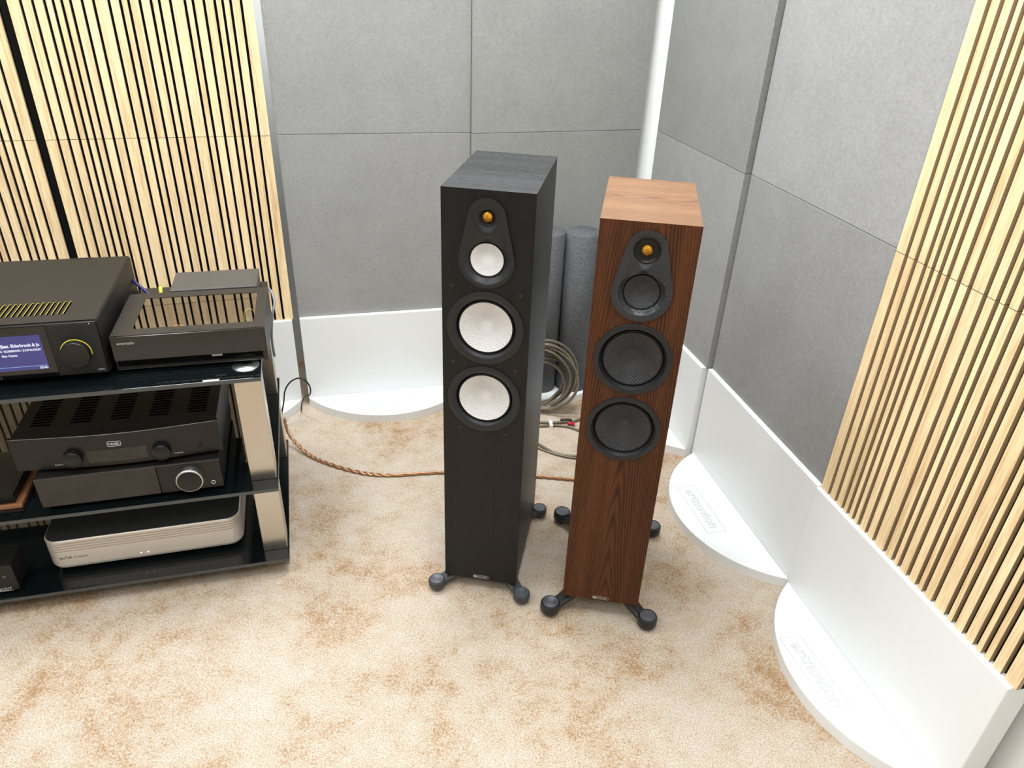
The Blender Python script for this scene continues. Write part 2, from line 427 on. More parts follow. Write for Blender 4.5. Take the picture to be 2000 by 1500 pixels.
for i, (lx, ly, k) in enumerate(LIGHT_POS):
    t = thing('ceiling_light', 'square white ceiling light panel ' + ('above the hi-fi rack', 'above the two loudspeakers', 'above the space in front of the rack', 'nearest the right wall', 'nearest the left wall', 'behind the viewer on the left', 'behind the viewer on the right')[i], 'lamp', (lx, ly, CEIL), 0, 'ceiling light panels')
    fr = MB()
    for a, b, c, d in ((-.31, .31, -.31, -.29), (-.31, .31, .29, .31), (-.31, -.29, -.29, .29), (.29, .31, -.29, .29)): fr.box(a, b, c, d, -0.025, 0)
    fr.build('frame', M['white_board'], t)
    MB().box(-.29, .29, -.29, .29, -0.012, -0.008).build('diffuser', M['diffuser'], t)

# ------------------------------------------------------------------ white panel bases
def arc_foot(w, d, y0, n=40):
    """circular segment through (0,y0) and (w,y0) bulging to y0-d"""
    R = (w * w / 4 + d * d) / (2 * d); cy = y0 - d + R; out = []
    a = math.asin(w / 2 / R)
    for i in range(n + 1):
        t = -a + 2 * a * i / n; out.append((w / 2 + R * sin(t), cy - R * cos(t)))
    return out
BASE_LABEL = {
    'A': 'white board base with rounded foot, under the oak slat panels at the far left',
    'B': 'white board base behind the black rack, under the right-hand left-wall slat panels',
    'C1': 'white board base with half-round engraved foot left of the black speaker',
    'C2': 'white board base behind the two speakers, carrying the foam cylinders',
    'D': 'white board base right behind the walnut speaker, in the shadow of the corner',
    'E': 'white board base with engraved half-round foot under the plain grey panels on the right',
    'F': 'white board base with engraved half-round foot under the slat panels on the right'}
def panel_base(k, logo=None, depth=0.172):
    x, y, t = FR[k]; r = thing('panel_base', BASE_LABEL[k], 'panel base', (x, y, 0), t, 'white panel bases')
    off = 0.014; wb = {'E': 0.600, 'C1': 0.590}.get(k, 0.589); wa = {'E': -0.011, 'F': -0.003}.get(k, 0.002)
    MB().box(wa, wb, -off, 0.046, 0.0, ZB, c=0.0022).build('board', M['white_board'], r)
    MB().prism([(p[0] + 0.002, p[1]) for p in arc_foot(wb - 0.004, depth, -off - 0.0005)], 0.0, 0.030, c=0.0015).build('foot', M['white_board'], r)
    if logo:
        y0, y1 = logo; x0, x1 = 0.172, 0.390 if k != 'C1' else 0.402
        if k == 'C1': x0 = 0.198
        z = 0.0302; lg = MB().tube([(x0, -y1, z), (x1, -y1, z), (x1, -y0, z), (x0, -y0, z)], 0.0006, 4, closed=True)
        for p in ((x0, -y1), (x1, -y1), (x1, -y0), (x0, -y0)): lg.box(p[0] - .0005, p[0] + .0005, p[1] - .0005, p[1] + .0005, z - .0004, z + .0004)
        lg.build('engraved_frame', M['engrave'], r)
        text('engraved_lettering', 'artnovion', 0.042, M['engrave'], r, (x0 + 0.020, -(y0 + y1) / 2 - 0.0115, z), (0, 0, 0), outline=0.00055, width=x1 - x0 - 0.04)
for k, lg in (('A', None), ('B', None), ('C1', (0.071, 0.133)), ('C2', None), ('D', None), ('E', (0.089, 0.147)), ('F', (0.084, 0.139))):
    panel_base(k, lg, 0.155 if k == 'F' else 0.172 if k != 'E' else 0.185)

# ------------------------------------------------------------------ wall panels
GREY = {('C1', 0): (152, 152, 149), ('C1', 1): (152, 152, 149), ('C2', 0): (149, 149, 145), ('C2', 1): (152, 152, 148), ('D', 0): (152, 152, 149),  # per-panel greys carry the uneven light into the felt colour
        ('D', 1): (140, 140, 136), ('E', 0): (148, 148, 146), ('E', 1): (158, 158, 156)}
GLAB = {('C1', 0): 'lower grey felt panel above the white base left of the black speaker',
        ('C1', 1): 'upper grey felt panel next to the left-hand oak slats',
        ('C2', 0): 'lower grey felt panel directly behind the two speakers',
        ('C2', 1): 'upper grey felt panel left of the white corner post',
        ('D', 0): 'lower grey felt panel right behind the walnut speaker',
        ('D', 1): 'upper grey felt panel, toned darker as if shaded, just right of the white corner post',
        ('E', 0): 'lower grey felt panel, toned darker as if shaded, beside the right-hand oak slats',
        ('E', 1): 'upper grey felt panel, toned paler as if lit, beside the right-hand oak slats'}
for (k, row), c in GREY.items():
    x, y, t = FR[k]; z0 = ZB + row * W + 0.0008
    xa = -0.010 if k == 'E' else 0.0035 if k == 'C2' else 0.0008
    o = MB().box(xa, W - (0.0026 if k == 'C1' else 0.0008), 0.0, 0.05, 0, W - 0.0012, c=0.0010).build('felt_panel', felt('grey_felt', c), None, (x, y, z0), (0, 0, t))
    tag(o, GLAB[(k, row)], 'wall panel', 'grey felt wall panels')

PIT = [.0310, .0266, .0266, .0196, .0196, .0200, .0266, .0262, .0357, .0266, .0196, .0268, .0266, .0198, .0270, .0355, .0196, .0272, .0270, .0196, .0202, .0266, .0315]
kk = W / sum(PIT); PIT = [p * kk for p in PIT]
SLAB = {('A', 0): 'lower oak slat panel at the far left edge, behind the rack', ('A', 1): 'upper oak slat panel at the far left edge, left of the wide black gap',
        ('B', 0): 'lower oak slat panel behind the black rack, next to the grey panels', ('B', 1): 'upper oak slat panel on the left, next to the grey panels',
        ('F', 0): 'lower oak slat panel on the right wall, standing on the white base', ('F', 1): 'upper oak slat panel on the right wall, running out of the top right corner'}
slat_mesh = {}
def slat(wd, h, mats):
    key = (round(wd, 4))
    if key not in slat_mesh:
        mb = MB(); mb.box(-wd / 2, wd / 2, 0.0, 0.0105, 0, h, 1)
        mb.m[2] = 0   # front face (y = 0)
        slat_mesh[key] = mb.mesh('slat', mats)
    return slat_mesh[key]
for k in ('A', 'B', 'F'):
    for row in (0, 1):
        x, y, t = FR[k]; z0 = ZB + row * W + 0.0006
        p = thing('slat_panel', SLAB[(k, row)], 'wall panel', (x, y, z0), t, 'oak slat wall panels')
        fy = -0.004 if k == 'F' else -0.006
        ext = 0.021 if k == 'B' else 0.0  # backing widened leftward so the shaded gap beside it reads black
        MB().box(0.001 - ext, W - 0.001, fy + 0.0105, 0.045, 0, W - 0.0012).build('felt_backing', M['black_felt'], p, label='black felt backing showing between the slats')
        g = 0.0072 if k != 'F' else 0.0094
        xx = 0.0
        for i, pt in enumerate(PIT):
            a = xx + (g / 2 if i else 0.001); b = xx + pt - (g / 2 if i < len(PIT) - 1 else 0.001); xx += pt
            link('slat', slat(b - a, W - 0.0014, [M['oak'], M['mdf']]), p, ((a + b) / 2, fy, 0.0))

# ------------------------------------------------------------------ foam cylinders
cx2, cy2, ct2 = FR['C2']
def on_c2(a, off): return (cx2 + a * cos(ct2) + off * sin(ct2), cy2 + a * sin(ct2) - off * cos(ct2))
for (a, off, h, r, lab) in ((0.372, 0.097, 0.598, 0.062, 'grey foam cylinder nearest the walnut speaker, behind the cable coil'),
                            (0.252, 0.080, 0.600, 0.058, 'grey foam cylinder half hidden by the black speaker')):
    px, py = on_c2(a, off)
    o = MB().lathe([(r, 0), (r, h - 0.004), (r - 0.004, h)], seg=56, cap0=True, cap1=True).build('foam_cylinder', M['foam'], None, (px, py, 0.030))
    tag(o, lab, 'acoustic foam', 'grey foam cylinders')

# ------------------------------------------------------------------ loudspeakers
def hull(cx, z1, r1, z2, r2, n=56):
    """outline of the tangent hull of circle (cx,z1,r1) (upper, small) and (cx,z2,r2) (lower, large), CCW in x-z"""
    d = z1 - z2; b = math.asin((r2 - r1) / d); out = []
    for i in range(n + 1):
        a = b + (pi - 2 * b) * i / n; out.append((cx + r1 * cos(a), z1 + r1 * sin(a)))
    for i in range(n + 1):
        a = pi - b + (pi + 2 * b) * i / n; out.append((cx + r2 * cos(a), z2 + r2 * sin(a)))
    return out
def circle(cx, cz, r, n=48): return [(cx + r * cos(2 * pi * i / n), cz + r * sin(2 * pi * i / n)) for i in range(n)]

def cabinet(name, w, d, z0, z1, holes, mats, parent):
    """veneered box whose front (y=0) has openings for the drivers"""
    bm = bmesh.new(); e = 0.0
    def loop(pts):
        vs = [bm.verts.new((p[0], 0, p[1])) for p in pts]
        return [bm.edges.new((vs[i], vs[(i + 1) % len(vs)])) for i in range(len(vs))]
    edges = loop([(e, z0), (w - e, z0), (w - e, z1), (e, z1)])
    for h in holes: edges += loop(h)
    bmesh.ops.triangle_fill(bm, use_beauty=True, use_dissolve=False, edges=edges)
    # walls of the openings
    for h in holes:
        n = len(h); a = [bm.verts.new((p[0], 0, p[1])) for p in h]; b = [bm.verts.new((p[0], 0.03, p[1])) for p in h]
        for i in range(n): bm.faces.new((a[i], a[(i + 1) % n], b[(i + 1) % n], b[i]))
    for f in bm.faces: f.material_index = 0
    def quad(p, mi):
        f = bm.faces.new([bm.verts.new(v) for v in p]); f.material_index = mi
    quad([(0, 0, z0), (0, d, z0), (0, d, z1), (0, 0, z1)], 0); quad([(w, 0, z0), (w, 0, z1), (w, d, z1), (w, d, z0)], 0)
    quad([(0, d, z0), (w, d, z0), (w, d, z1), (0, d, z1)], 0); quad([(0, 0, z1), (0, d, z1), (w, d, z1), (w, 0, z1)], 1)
    quad([(0, 0, z0), (w, 0, z0), (w, d, z0), (0, d, z0)], 2)
    bmesh.ops.remove_doubles(bm, verts=bm.verts, dist=1e-5)
    bmesh.ops.recalc_face_normals(bm, faces=bm.faces)
    me = bpy.data.meshes.new(name); bm.to_mesh(me); bm.free()
    for m in mats: me.materials.append(m)
    return link(name, me, parent)

def driver_plate(outline, cz, cx, mid, tw, mat, parent, zoff):
    """pear-shaped moulded plate: a height field pressed in around the midrange and the tweeter"""
    mx, mz, mr, mflare = mid; tx, tz, trr, tflare, tdepth = tw
    n = len(outline); K = 90; vs = []; fs = []
    def sm(t): t = max(0, min(1, t)); return t * t * (3 - 2 * t)
    for j in range(K + 1):
        t = j / K; t = 1 - (1 - t) ** 1.15
        for (ox, oz) in outline:
            x = cx + (ox - cx) * t; z = cz + (oz - cz) * t
            h = -0.0042
            dm = hypot(x - mx, z - mz); dt = hypot(x - tx, z - tz)
            if dm < mr + mflare: h += 0.010 * sm(1 - (dm - mr) / mflare)
            if dt < trr + tflare: h += tdepth * sm(1 - (dt - trr) / tflare)
            vs.append((x - tx, h, z - tz))
    def inside(p):
        return hypot(p[0] + tx - mx, p[2] + tz - mz) < mr + 0.0002 or hypot(p[0], p[2]) < trr + 0.0005
    for j in range(K):
        for i in range(n):
            k = (i + 1) % n
            if any(inside(vs[q_]) for q_ in (j * n + i, j * n + k, (j + 1) * n + k, (j + 1) * n + i)): continue
            fs.append((j * n + i, j * n + k, (j + 1) * n + k, (j + 1) * n + i))
    mb = MB().add(vs, fs, 0, True)
    rim = [(ox - tx, y_, oz - tz) for y_ in (-0.0042, 0.0005) for ox, oz in outline]
    mb.add(rim, [(i, (i + 1) % n, n + (i + 1) % n, n + i) for i in range(n)], 0, False)
    return mb.build('driver_plate', mat, parent, (tx, 0, tz))

def cone_profile(r, y_edge, depth, n=14):
    return [(max(0.00005, r * (1 - i / n)), y_edge + depth * (1 - (1 - i / n) ** 1.7)) for i in range(n + 1)]

def perforations(r0, r1, n, size, yfun):
    mb = MB()
    for i in range(n):
        r = r0 + (r1 - r0) * sqrt((i + 0.5) / n) if False else sqrt(r0 * r0 + (r1 * r1 - r0 * r0) * ((i + 0.5) / n) ** 1.25)
        a = i * 2.39996
        x, z = r * cos(a), r * sin(a); y = yfun(r)
        s_ = size
        mb.add([(x + s_ * cos(t * pi / 3), y, z + s_ * sin(t * pi / 3)) for t in range(6)], [list(range(6))])
    return mb

def speaker(root, w, d, z0, z1, P):
    cx = w / 2 - 0.0005
    out = hull(cx, P['tz'], P['tr'], P['mz'], P['pr'])
    shrink = [(cx + (a - cx) * 0.975, (P['tz'] + P['mz']) / 2 + (b - (P['tz'] + P['mz']) / 2) * 0.975) for a, b in out]
    holes = [shrink] + [circle(cx, wz, P['wr'] * 0.97) for wz in P['wz']]
    cabinet('cabinet', w, d, z0, z1, holes, P['cab'], root)
    MB().box(0.0, w, 0.0, 0.0, 0, 0)
    pl = driver_plate(out, P['pc'], cx, (cx, P['mz'], P['mr'] + 0.002, P['mflare']), (cx, P['tz'], P['tcore'], P['tflare'], P['tdepth']), P['plate'], root, 0)
    pl['label'] = P['plate_label']
    # tweeter
    tw = MB().lathe([(P['tcore'] + 0.0024, P['tdepth'] - 0.0042), (P['tcore'] + 0.0022, P['tdepth'] - 0.0050), (P['tcore'] - 0.0004, P['tdepth'] - 0.0048), (P['tcore'] - 0.001, P['tdepth'] - 0.0015), (P['tcore'] * 0.75, 0.004), (0.0112, 0.0045)], axis='Y', seg=40).build('tweeter_grille', M['mesh_metal'], root, (cx, 0, P['tz']))
    MB().lathe([(0.0110, 0.0047), (0.0106, 0.001), (0.008, -0.0016), (0.004, -0.003), (0.0002, -0.0034)], axis='Y', seg=32).build('tweeter_dome', M['gold'], tw, (0, 0, 0), label='gold tweeter dome')
    if P['kind'] == 'black':
        td, tc, tf = P['tdepth'], P['tcore'], P['tflare']
        def yf(r):
            t = max(0, min(1, 1 - (r - tc) / tf)); return -0.0042 + td * t * t * (3 - 2 * t) - 0.0003
        pf = perforations(0.0165, 0.0305, 190, 0.00055, yf); pf.build('perforations', M['hole'], pl)
        mg = perforations(0.0118, 0.0175, 110, 0.00045, lambda r: 0.0035 - (r - 0.011) * 0.35)
        mg.build('mesh_wires', M['mesh_light'], tw)
        dd = perforations(0.001, 0.0098, 46, 0.0005, lambda r: -0.0038 + (r / 0.0106) ** 2.2 * 0.0038)
        dd.build('dome_mesh', M['hole'], tw)
    else:
        mg = perforations(0.0118, P['tcore'] - 0.002, 200, 0.00042, lambda r: 0.0022 if r > P['tcore'] * .75 else 0.0036)
        mg.build('mesh_wires', M['mesh_light'], tw)
        dd = perforations(0.001, 0.0100, 54, 0.0006, lambda r: -0.0038 + (r / 0.0106) ** 2.2 * 0.0038)
        dd.build('dome_mesh', M['hole'], tw)
    # midrange
    mr = P['mr']
    sr = MB().lathe([(mr + 0.0050, 0.0060), (mr + 0.0048, 0.0048), (mr + 0.0026, 0.0046), (mr + 0.0008, 0.0062), (mr - 0.0005, 0.0080)], axis='Y', seg=56).build('midrange_surround', M['rubber'], root, (cx, 0, P['mz']))
    MB().lathe(cone_profile(mr, 0.0038, 0.010), axis='Y', seg=56).build('midrange_cone', P['cone'], sr, label=P['cone_label'])
    # woofers
    for wz in P['wz']:
        R = P['wr']; r = P['wc']
        fr = MB().lathe([(R, 0.001), (R, -0.0026)], axis='Y', seg=96, smooth=False).lathe([(R, -0.0026), (R - 0.0010, -0.0032), (R - 0.0095, -0.0036), (R - 0.0110, -0.0030)], axis='Y', seg=96).lathe([(R - 0.0110, -0.0030), (r + 0.0095, -0.0012), (r + 0.0066, 0.0030), (r + 0.0045, 0.009), (r + 0.0035, 0.013)], axis='Y', seg=96).build('woofer', M['plastic'], root, (cx, 0, wz))
        MB().lathe([(r + 0.0042, 0.010), (r + 0.0034, 0.0052), (r + 0.0015, 0.0044), (r - 0.0006, 0.0085), (r - 0.001, 0.012)], axis='Y', seg=72).build('surround', M['rubber'], fr)
        MB().lathe(cone_profile(r, 0.0042, 0.017, 18), axis='Y', seg=80).build('cone', P['cone'], fr, label=P['cone_label'])
    # name badge
    bw, bh, bz = P['badge_w'], 0.0098, P['badge_z']
    b = MB(); b.prism([(cx + 0.002 + p[0], bz + p[1]) for p in rrect(-bw / 2, bw / 2, -bh / 2, bh / 2, bh / 2 - 0.0001, 6)], 0.0, -0.0012, plane='XZ')
    bd = b.build('nameplate', M['badge'], root, label='small silver nameplate')
    MB().prism([(cx + 0.004 + p[0], bz + p[1]) for p in rrect(-bw / 2 + 0.007, bw / 2 - 0.003, -bh / 2 + .0016, bh / 2 - .0016, bh / 2 - .0018, 6)], -0.001, -0.0014, plane='XZ').build('nameplate_field', P['badge_mat'], bd)
    text('lettering', 'MONITOR AUDIO', 0.0052, M['print'], bd, (cx - bw / 2 + 0.010, -0.0016, bz - 0.0018), width=bw - 0.014)
    MB().lathe([(0.0024, 0), (0.0001, 0)], axis='Y', seg=16).build('emblem', M['print'], bd, (cx - bw / 2 + 0.0065, -0.0015, bz))
    # outrigger feet
    zt = P['foot_z']; fr_ = P['foot_r']
    for i, (fx, fy) in enumerate(P['feet']):
        ax = 0.022 if fx < w / 2 else w - 0.022; ay = 0.030 if fy < d / 2 else d - 0.030
        dx, dy = fx - ax, fy - ay; L = hypot(dx, dy); ux, uy = dx / L, dy / L; nx, ny = -uy, ux
        mb = MB(); secs = []
        for j in range(11):
            t = j / 10; hw = 0.021 * (1 - t) ** 2 + 0.0115 * 2 * t * (1 - t) + (fr_ * 0.80) * t * t
            zt_ = z0 - 0.0005 + (zt - 0.004 - z0) * min(1, t * 1.5) ** 0.8 if z0 > zt else z0 - 0.0005 + (zt - 0.003 - z0) * t
            th = 0.016
            c_ = (ax + dx * t, ay + dy * t)
            secs.append([(c_[0] + nx * hw, c_[1] + ny * hw, zt_ - 0.003), (c_[0] + nx * (hw - .003), c_[1] + ny * (hw - .003), zt_), (c_[0] - nx * (hw - .003), c_[1] - ny * (hw - .003), zt_), (c_[0] - nx * hw, c_[1] - ny * hw, zt_ - 0.003), (c_[0] - nx * (hw - .002), c_[1] - ny * (hw - .002), zt_ - th), (c_[0] + nx * (hw - .002), c_[1] + ny * (hw - .002), zt_ - th)])
        vs = [v for s_ in secs for v in s_]; fs = []
        for j in range(10):
            for q_ in range(6): q2 = (q_ + 1) % 6; fs.append((j * 6 + q_, j * 6 + q2, (j + 1) * 6 + q2, (j + 1) * 6 + q_))
        fs += [list(range(6)), [60 + q_ for q_ in range(6)]]
        mb.add(vs, fs, 0, False)
        mb.lathe([(0.006, 0.0), (0.011, 0.001), (fr_ * 0.86, 0.009), (fr_, 0.017), (fr_, zt - 0.008), (fr_ * 0.97, zt - 0.0035)], fx, fy, 0, seg=44, cap0=True)
        mb.lathe([(fr_ * 0.97, zt - 0.0035), (fr_ * 0.86, zt)], fx, fy, 0, seg=44, smooth=True).lathe([(fr_ * 0.86, zt), (fr_ * 0.80, zt), (fr_ * 0.79, zt - 0.0015)], fx, fy, 0, seg=44, smooth=False)
        ft = mb.build('foot', P['foot_mat'], root)
        MB().lathe([(fr_ * 0.795, 0.0004), (0.0003, 0.0)], seg=40).build('foot_cap', M['disc_dark'], ft, (fx, fy, zt - 0.0014))

bs = thing('loudspeaker', 'tall black ash floor-standing loudspeaker with white cones', 'loudspeaker', (-0.1555, 1.4025, 0), -0.1465, 'floor-standing loudspeakers')
speaker(bs, 0.185, 0.326, 0.0395, 1.0325, dict(kind='black', tz=0.9805, tr=0.0375, mz=0.8945, pr=0.0565, pc=0.9375, mr=0.0335, mflare=0.016,
    tcore=0.0145, tflare=0.018, tdepth=0.0055, wz=(0.7470, 0.5770), wr=0.0812, wc=0.0562, cab=[M['black_ash'], M['black_ash_top_lit'], M['plastic_soft']],
    plate=M['plastic'], plate_label='black pear-shaped tweeter and midrange plate', cone=M['white_cone'], cone_label='white dimpled cone', badge_w=0.042, badge_z=0.0480,
    badge_mat=M['plastic'], feet=[(-0.0195, -0.015), (0.2030, -0.017), (-0.018, 0.332), (0.2005, 0.330)], foot_z=0.034, foot_r=0.0215, foot_mat=M['foot_metal']))
# small grille magnets under the black veneer
for px, pz in ((0.022, 0.835), (0.163, 0.826), (0.0235, 0.662), (0.158, 0.655), (0.037, 0.497), (0.142, 0.491)):
    MB().lathe([(0.0035, 0.0), (0.0028, -0.0005), (0.0002, -0.0006)], axis='Y', seg=14).build('grille_pin', M['case_brown'], bs, (px, 0, pz))
ws = thing('loudspeaker', 'walnut floor-standing loudspeaker with dark grey cones', 'loudspeaker', (0.1437, 1.3258, 0), -0.1405, 'floor-standing loudspeakers')
speaker(ws, 0.185, 0.320, 0.0600, 1.0074, dict(kind='walnut', tz=0.9545, tr=0.0385, mz=0.8715, pr=0.0580, pc=0.912, mr=0.0335, mflare=0.012,
    tcore=0.0235, tflare=0.013, tdepth=0.0045, wz=(0.7280, 0.5630), wr=0.0788, wc=0.0575, cab=[M['walnut'], M['walnut_top_lit'], M['plastic_soft']],
    plate=M['plate_grey'], plate_label='dark grey dimpled pear-shaped driver plate', cone=M['grey_cone'], cone_label='dark grey dimpled cone', badge_w=0.042, badge_z=0.0690,
    badge_mat=M['walnut'], feet=[(-0.028, -0.008), (0.2130, -0.006), (-0.036, 0.352), (0.2240, 0.345)], foot_z=0.040, foot_r=0.0245, foot_mat=M['plastic']))

# ------------------------------------------------------------------ hi-fi rack
RX, RY, RT = -0.5625, 1.4184, 0.2833
Z3, Z2, Z1 = 0.055, 0.2831, 0.5909
rack = thing('hifi_rack', 'black glass and aluminium hi-fi rack with three shelves', 'rack', (RX, RY, 0), RT)
RW = 1.42; RD = 0.567
for z in (Z3, Z2, Z1):
    sh = MB().box(-RW, 0, 0, RD, z - 0.010, z, 0, c=0.0008); 
    o = sh.build('glass_shelf', [M['glass_black'], M['glass_edge']], rack)
    for p in o.data.polygons:
        if abs(p.normal.z) < 0.9: p.material_index = 1
for (ua, ub) in ((-0.064, -0.004), (-RW + 0.004, -RW + 0.064)):
    for va in (0.041, 0.467):
        for (za, zb_) in ((Z3, Z2 - 0.010), (Z2, Z1 - 0.010)):
            MB().box(ua, ub, va, va + 0.06, za, zb_, c=0.0015).build('pillar', M['pillar'], rack)
        MB().box(ua, ub, va, va + 0.06, 0, Z3 - 0.010, c=0.0015).build('rack_foot', M['pillar'], rack)
        MB().lathe([(0.030, 0), (0.030, 0.0012), (0.0003, 0.0012)], seg=48).build('cap_disc', M['disc_alu'], rack, ((ua + ub) / 2, va + 0.022 if va < 0.1 else va + 0.03, Z1), label='round aluminium disc')

# streaming amplifier with screen (top shelf, left)
def dev(name, label, cat, x, y, t, z): return thing(name, label, cat, (x, y, z), t, 'hi-fi components on the rack')
am = dev('network_amplifier', 'large black network amplifier with lit blue screen and yellow-ringed knob on the top shelf', 'amplifier', -1.152, 1.308, 0.276, Z1)
X0, X1, H = -0.148, 0.285, 0.123; D = 0.396; zf = 0.015
def rpx(mb, x0, x1, y0, y1, z0, z1, r, mi=0):
    """case whose top long edges are rounded: profile in x-z extruded along y"""
    pts = [(x0, z0), (x1, z0)]
    for i in range(6): a = i * pi / 10; pts.append((x1 - r + r * cos(a), z1 - r + r * sin(a)))
    for i in range(6): a = pi / 2 + i * pi / 10; pts.append((x0 + r + r * cos(a), z1 - r + r * sin(a)))
    return mb.prism(pts, y0, y1, mi, False, 'XZ')
mb = MB(); rpx(mb, X0, X1, 0.006, D, zf, zf + H, 0.007); mb.build('case', M['case'], am)
mb = MB(); mb.box(X0 + .002, X1 - .001, -0.002, 0.0065, zf + 0.001, zf + H - 0.002, c=0.002); mb.build('front_panel', M['satin_front'], am)
dp = MB().box(X0 + .006, 0.1885, -0.0032, -0.0018, zf + 0.0105, zf + H - 0.0045).build('display_panel', M['gloss'], am, label='glossy black display glass')
MB().box(X0 + .006, 0.1885, -0.0030, -0.0018, zf + 0.002, zf + 0.0103).build('lower_trim', M['gloss_dark'], am)
MB().box(0.1893, 0.2835, -0.0030, -0.0018, zf + 0.004, zf + H - 0.0045, c=0.0004).build('control_panel', M['plastic_soft'], am)
zo = Z1
scr = MB().box(-0.035, 0.1742, -0.0037, -0.0031, 0.6275 - zo, 0.7062 - zo).build('screen', M['screen'], am, label='lit blue-violet screen')
text('screen_title', '(feat. Elderbrook & Ju', 0.0100, M['screen_text'], scr, (0.0975, -0.0040, 0.6815 - zo), offset=0.0002, width=0.0715)
text('screen_artist', 'G / ELDERBROOK / JULES BUCKLEY', 0.0064, M['screen_text'], scr, (0.0940, -0.0040, 0.6715 - zo), offset=0.0001, width=0.0760)
text('screen_album', 'Ibiza Classics', 0.0066, M['screen_text'], scr, (0.0950, -0.0040, 0.6608 - zo), offset=0.0001, width=0.028)
MB().box(-0.02, 0.1715, -0.0040, -0.0037, 0.6355 - zo, 0.6367 - zo).build('progress_bar', M['screen_blue'], scr)
text('screen_time', '03:40', 0.0068, M['screen_text'], scr, (0.1725, -0.0040, 0.6290 - zo), align='RIGHT', offset=0.0001)
kb = MB(); kb.lathe([(0.0288, 0), (0.0285, -0.016), (0.0272, -0.018), (0.0262, -0.0175), (0.0003, -0.0175)], axis='Y', seg=56)
KC = (0.2335, -0.0032, 0.6600 - zo)
kn = kb.build('volume_knob', M['satin_front'], am, KC)
MB().lathe([(0.0288, -0.0002), (0.0303, -0.0002), (0.0303, -0.0014), (0.0288, -0.0014)], axis='Y', seg=56, a0=radians(-12), a1=radians(168)).build('knob_ring', M['yellow'], kn, label='yellow ring behind the knob')
text('lettering', 'VOLUME', 0.0045, M['print_dark'], am, (0.227, -0.0034, 0.6195 - zo))
text('logo', 'ARCAM', 0.0090, M['print_dark'], am, (0.0820, -0.0034, zf + 0.0025), align='RIGHT', space=1.5)
text('lettering', 'HDMI', 0.0052, M['print'], am, (0.2650, -0.0034, zf + 0.0085))
MB().lathe([(0.0008, 0), (0.0001, 0)], axis='Y', seg=8).build('indicator_led', M['led'], am, (0.2715, -0.0032, 0.7235 - zo))
sl = MB(); sy = MB()
top = zf + H + 0.0002
for i in range(22):
    ux_ = 0.2155 - i * 0.01075
    sl.box(ux_ - 0.0020, ux_ + 0.0020, 0.043, 0.111, top, top + 0.0003)
    sy.box(ux_ - 0.0022, ux_ - 0.0014, 0.043, 0.111, top + .0003, top + 0.0006); sy.box(ux_ - 0.0012, ux_ + 0.0020, 0.1102, 0.111, top + .0003, top + 0.0006)
sv = sl.build('vent_slots', M['hole'], am); sy.build('vent_rims', M['yellow'], sv, label='yellow rims of the vent slots')
MB().box(0.16, 0.20, 0.392, 0.3963, top, top + 0.0006).build('rear_mark', M['case_brown'], am)
for fx in (X0 + 0.04, X1 - 0.04):
    for fy in (0.05, D - 0.05): MB().lathe([(0.018, 0), (0.02, 0.004), (0.02, zf)], fx, fy, 0, seg=24, cap0=True).build('case_foot', M['rubber'], am)

# streamer with window in its lid (top shelf, right)
EVX, EVY, EVT = -0.871, 1.404, 0.267
ev = dev('music_streamer', 'dark streamer with a glass window in its lid and glossy front, top shelf right', 'streamer', EVX, EVY, EVT, Z1)
w_, d_, z0_, z1_ = 0.318, 0.241, 0.010, 0.0865
mb = MB()
mb.box(0, 0.0035, 0.004, d_, z0_, z1_); mb.box(w_ - 0.0035, w_, 0.0, d_, z0_, z1_); mb.box(0.0035, w_ - 0.0035, d_ - 0.0035, d_, z0_, z1_); mb.box(0.0035, w_ - 0.0035, 0.004, d_ - .0035, z0_, z0_ + 0.004)
mb.build('case', M['case_brown'], ev)
gx0, gx1, gy0, gy1 = 0.040, 0.294, 0.036, 0.210
mb = MB()
for a, b, c, d2 in ((0, w_, 0.0005, gy0), (0, w_, gy1, d_), (0, gx0, gy0, gy1), (gx1, w_, gy0, gy1)): mb.box(a, b, c, d2, z1_, z1_ + 0.003)
lid = mb.build('lid_frame', M['case_brown'], ev)
MB().add([(gx0, gy0, z1_ + 0.0022), (gx1, gy0, z1_ + 0.0022), (gx1, gy1, z1_ + 0.0022), (gx0, gy1, z1_ + 0.0022)], [(0, 1, 2, 3)]).build('window_pane', M['window'], lid, label='dark reflecting glass window')
text('logo', 'EVERSOLO', 0.011, M['plastic_soft'], lid, (w_ / 2 - 0.034, 0.012, z1_ + 0.0031), (0, 0, 0), space=1.2)
MB().box(0, w_ - 0.0005, -0.0025, 0.004, 0.0325, z1_ + 0.003, c=0.0008).build('fascia', M['gloss'], ev, label='glossy dark front glass')
MB().box(0.308, w_, -0.0022, 0.004, z0_ - 0.001, 0.0327).build('side_cheek', M['case_brown'], ev)
MB().box(0.0, 0.308, 0.008, 0.012, z0_ - 0.002, 0.0325).build('lower_recess', M['gloss_dark'], ev)
MB().box(0.0, 0.307, 0.0065, 0.0082, z0_ - 0.003, z0_ - 0.0018).build('bottom_lip', M['badge'], ev)
text('logo', 'eversolo', 0.0098, M['print'], ev, (0.0125, -0.0028, 0.0712), width=0.034)
MB().box(0.197, 0.219, 0.0068, 0.0079, 0.024, 0.028).build('front_sticker', M['label'], ev)
MB().box(0.02, 0.30, 0.02, 0.225, 0.030, 0.032).build('circuit_board', M['pcb'], ev)
cb = MB(); rr_ = random.Random(3)
for i in range(60):
    a, b = rr_.uniform(0.05, 0.24), rr_.uniform(0.05, 0.17); s_ = rr_.uniform(0.0012, 0.005)
    cb.box(a, a + s_, b, b + s_ * 0.7, 0.032, 0.032 + rr_.uniform(0.002, 0.012))
cb.build('components', M['silver'], ev)
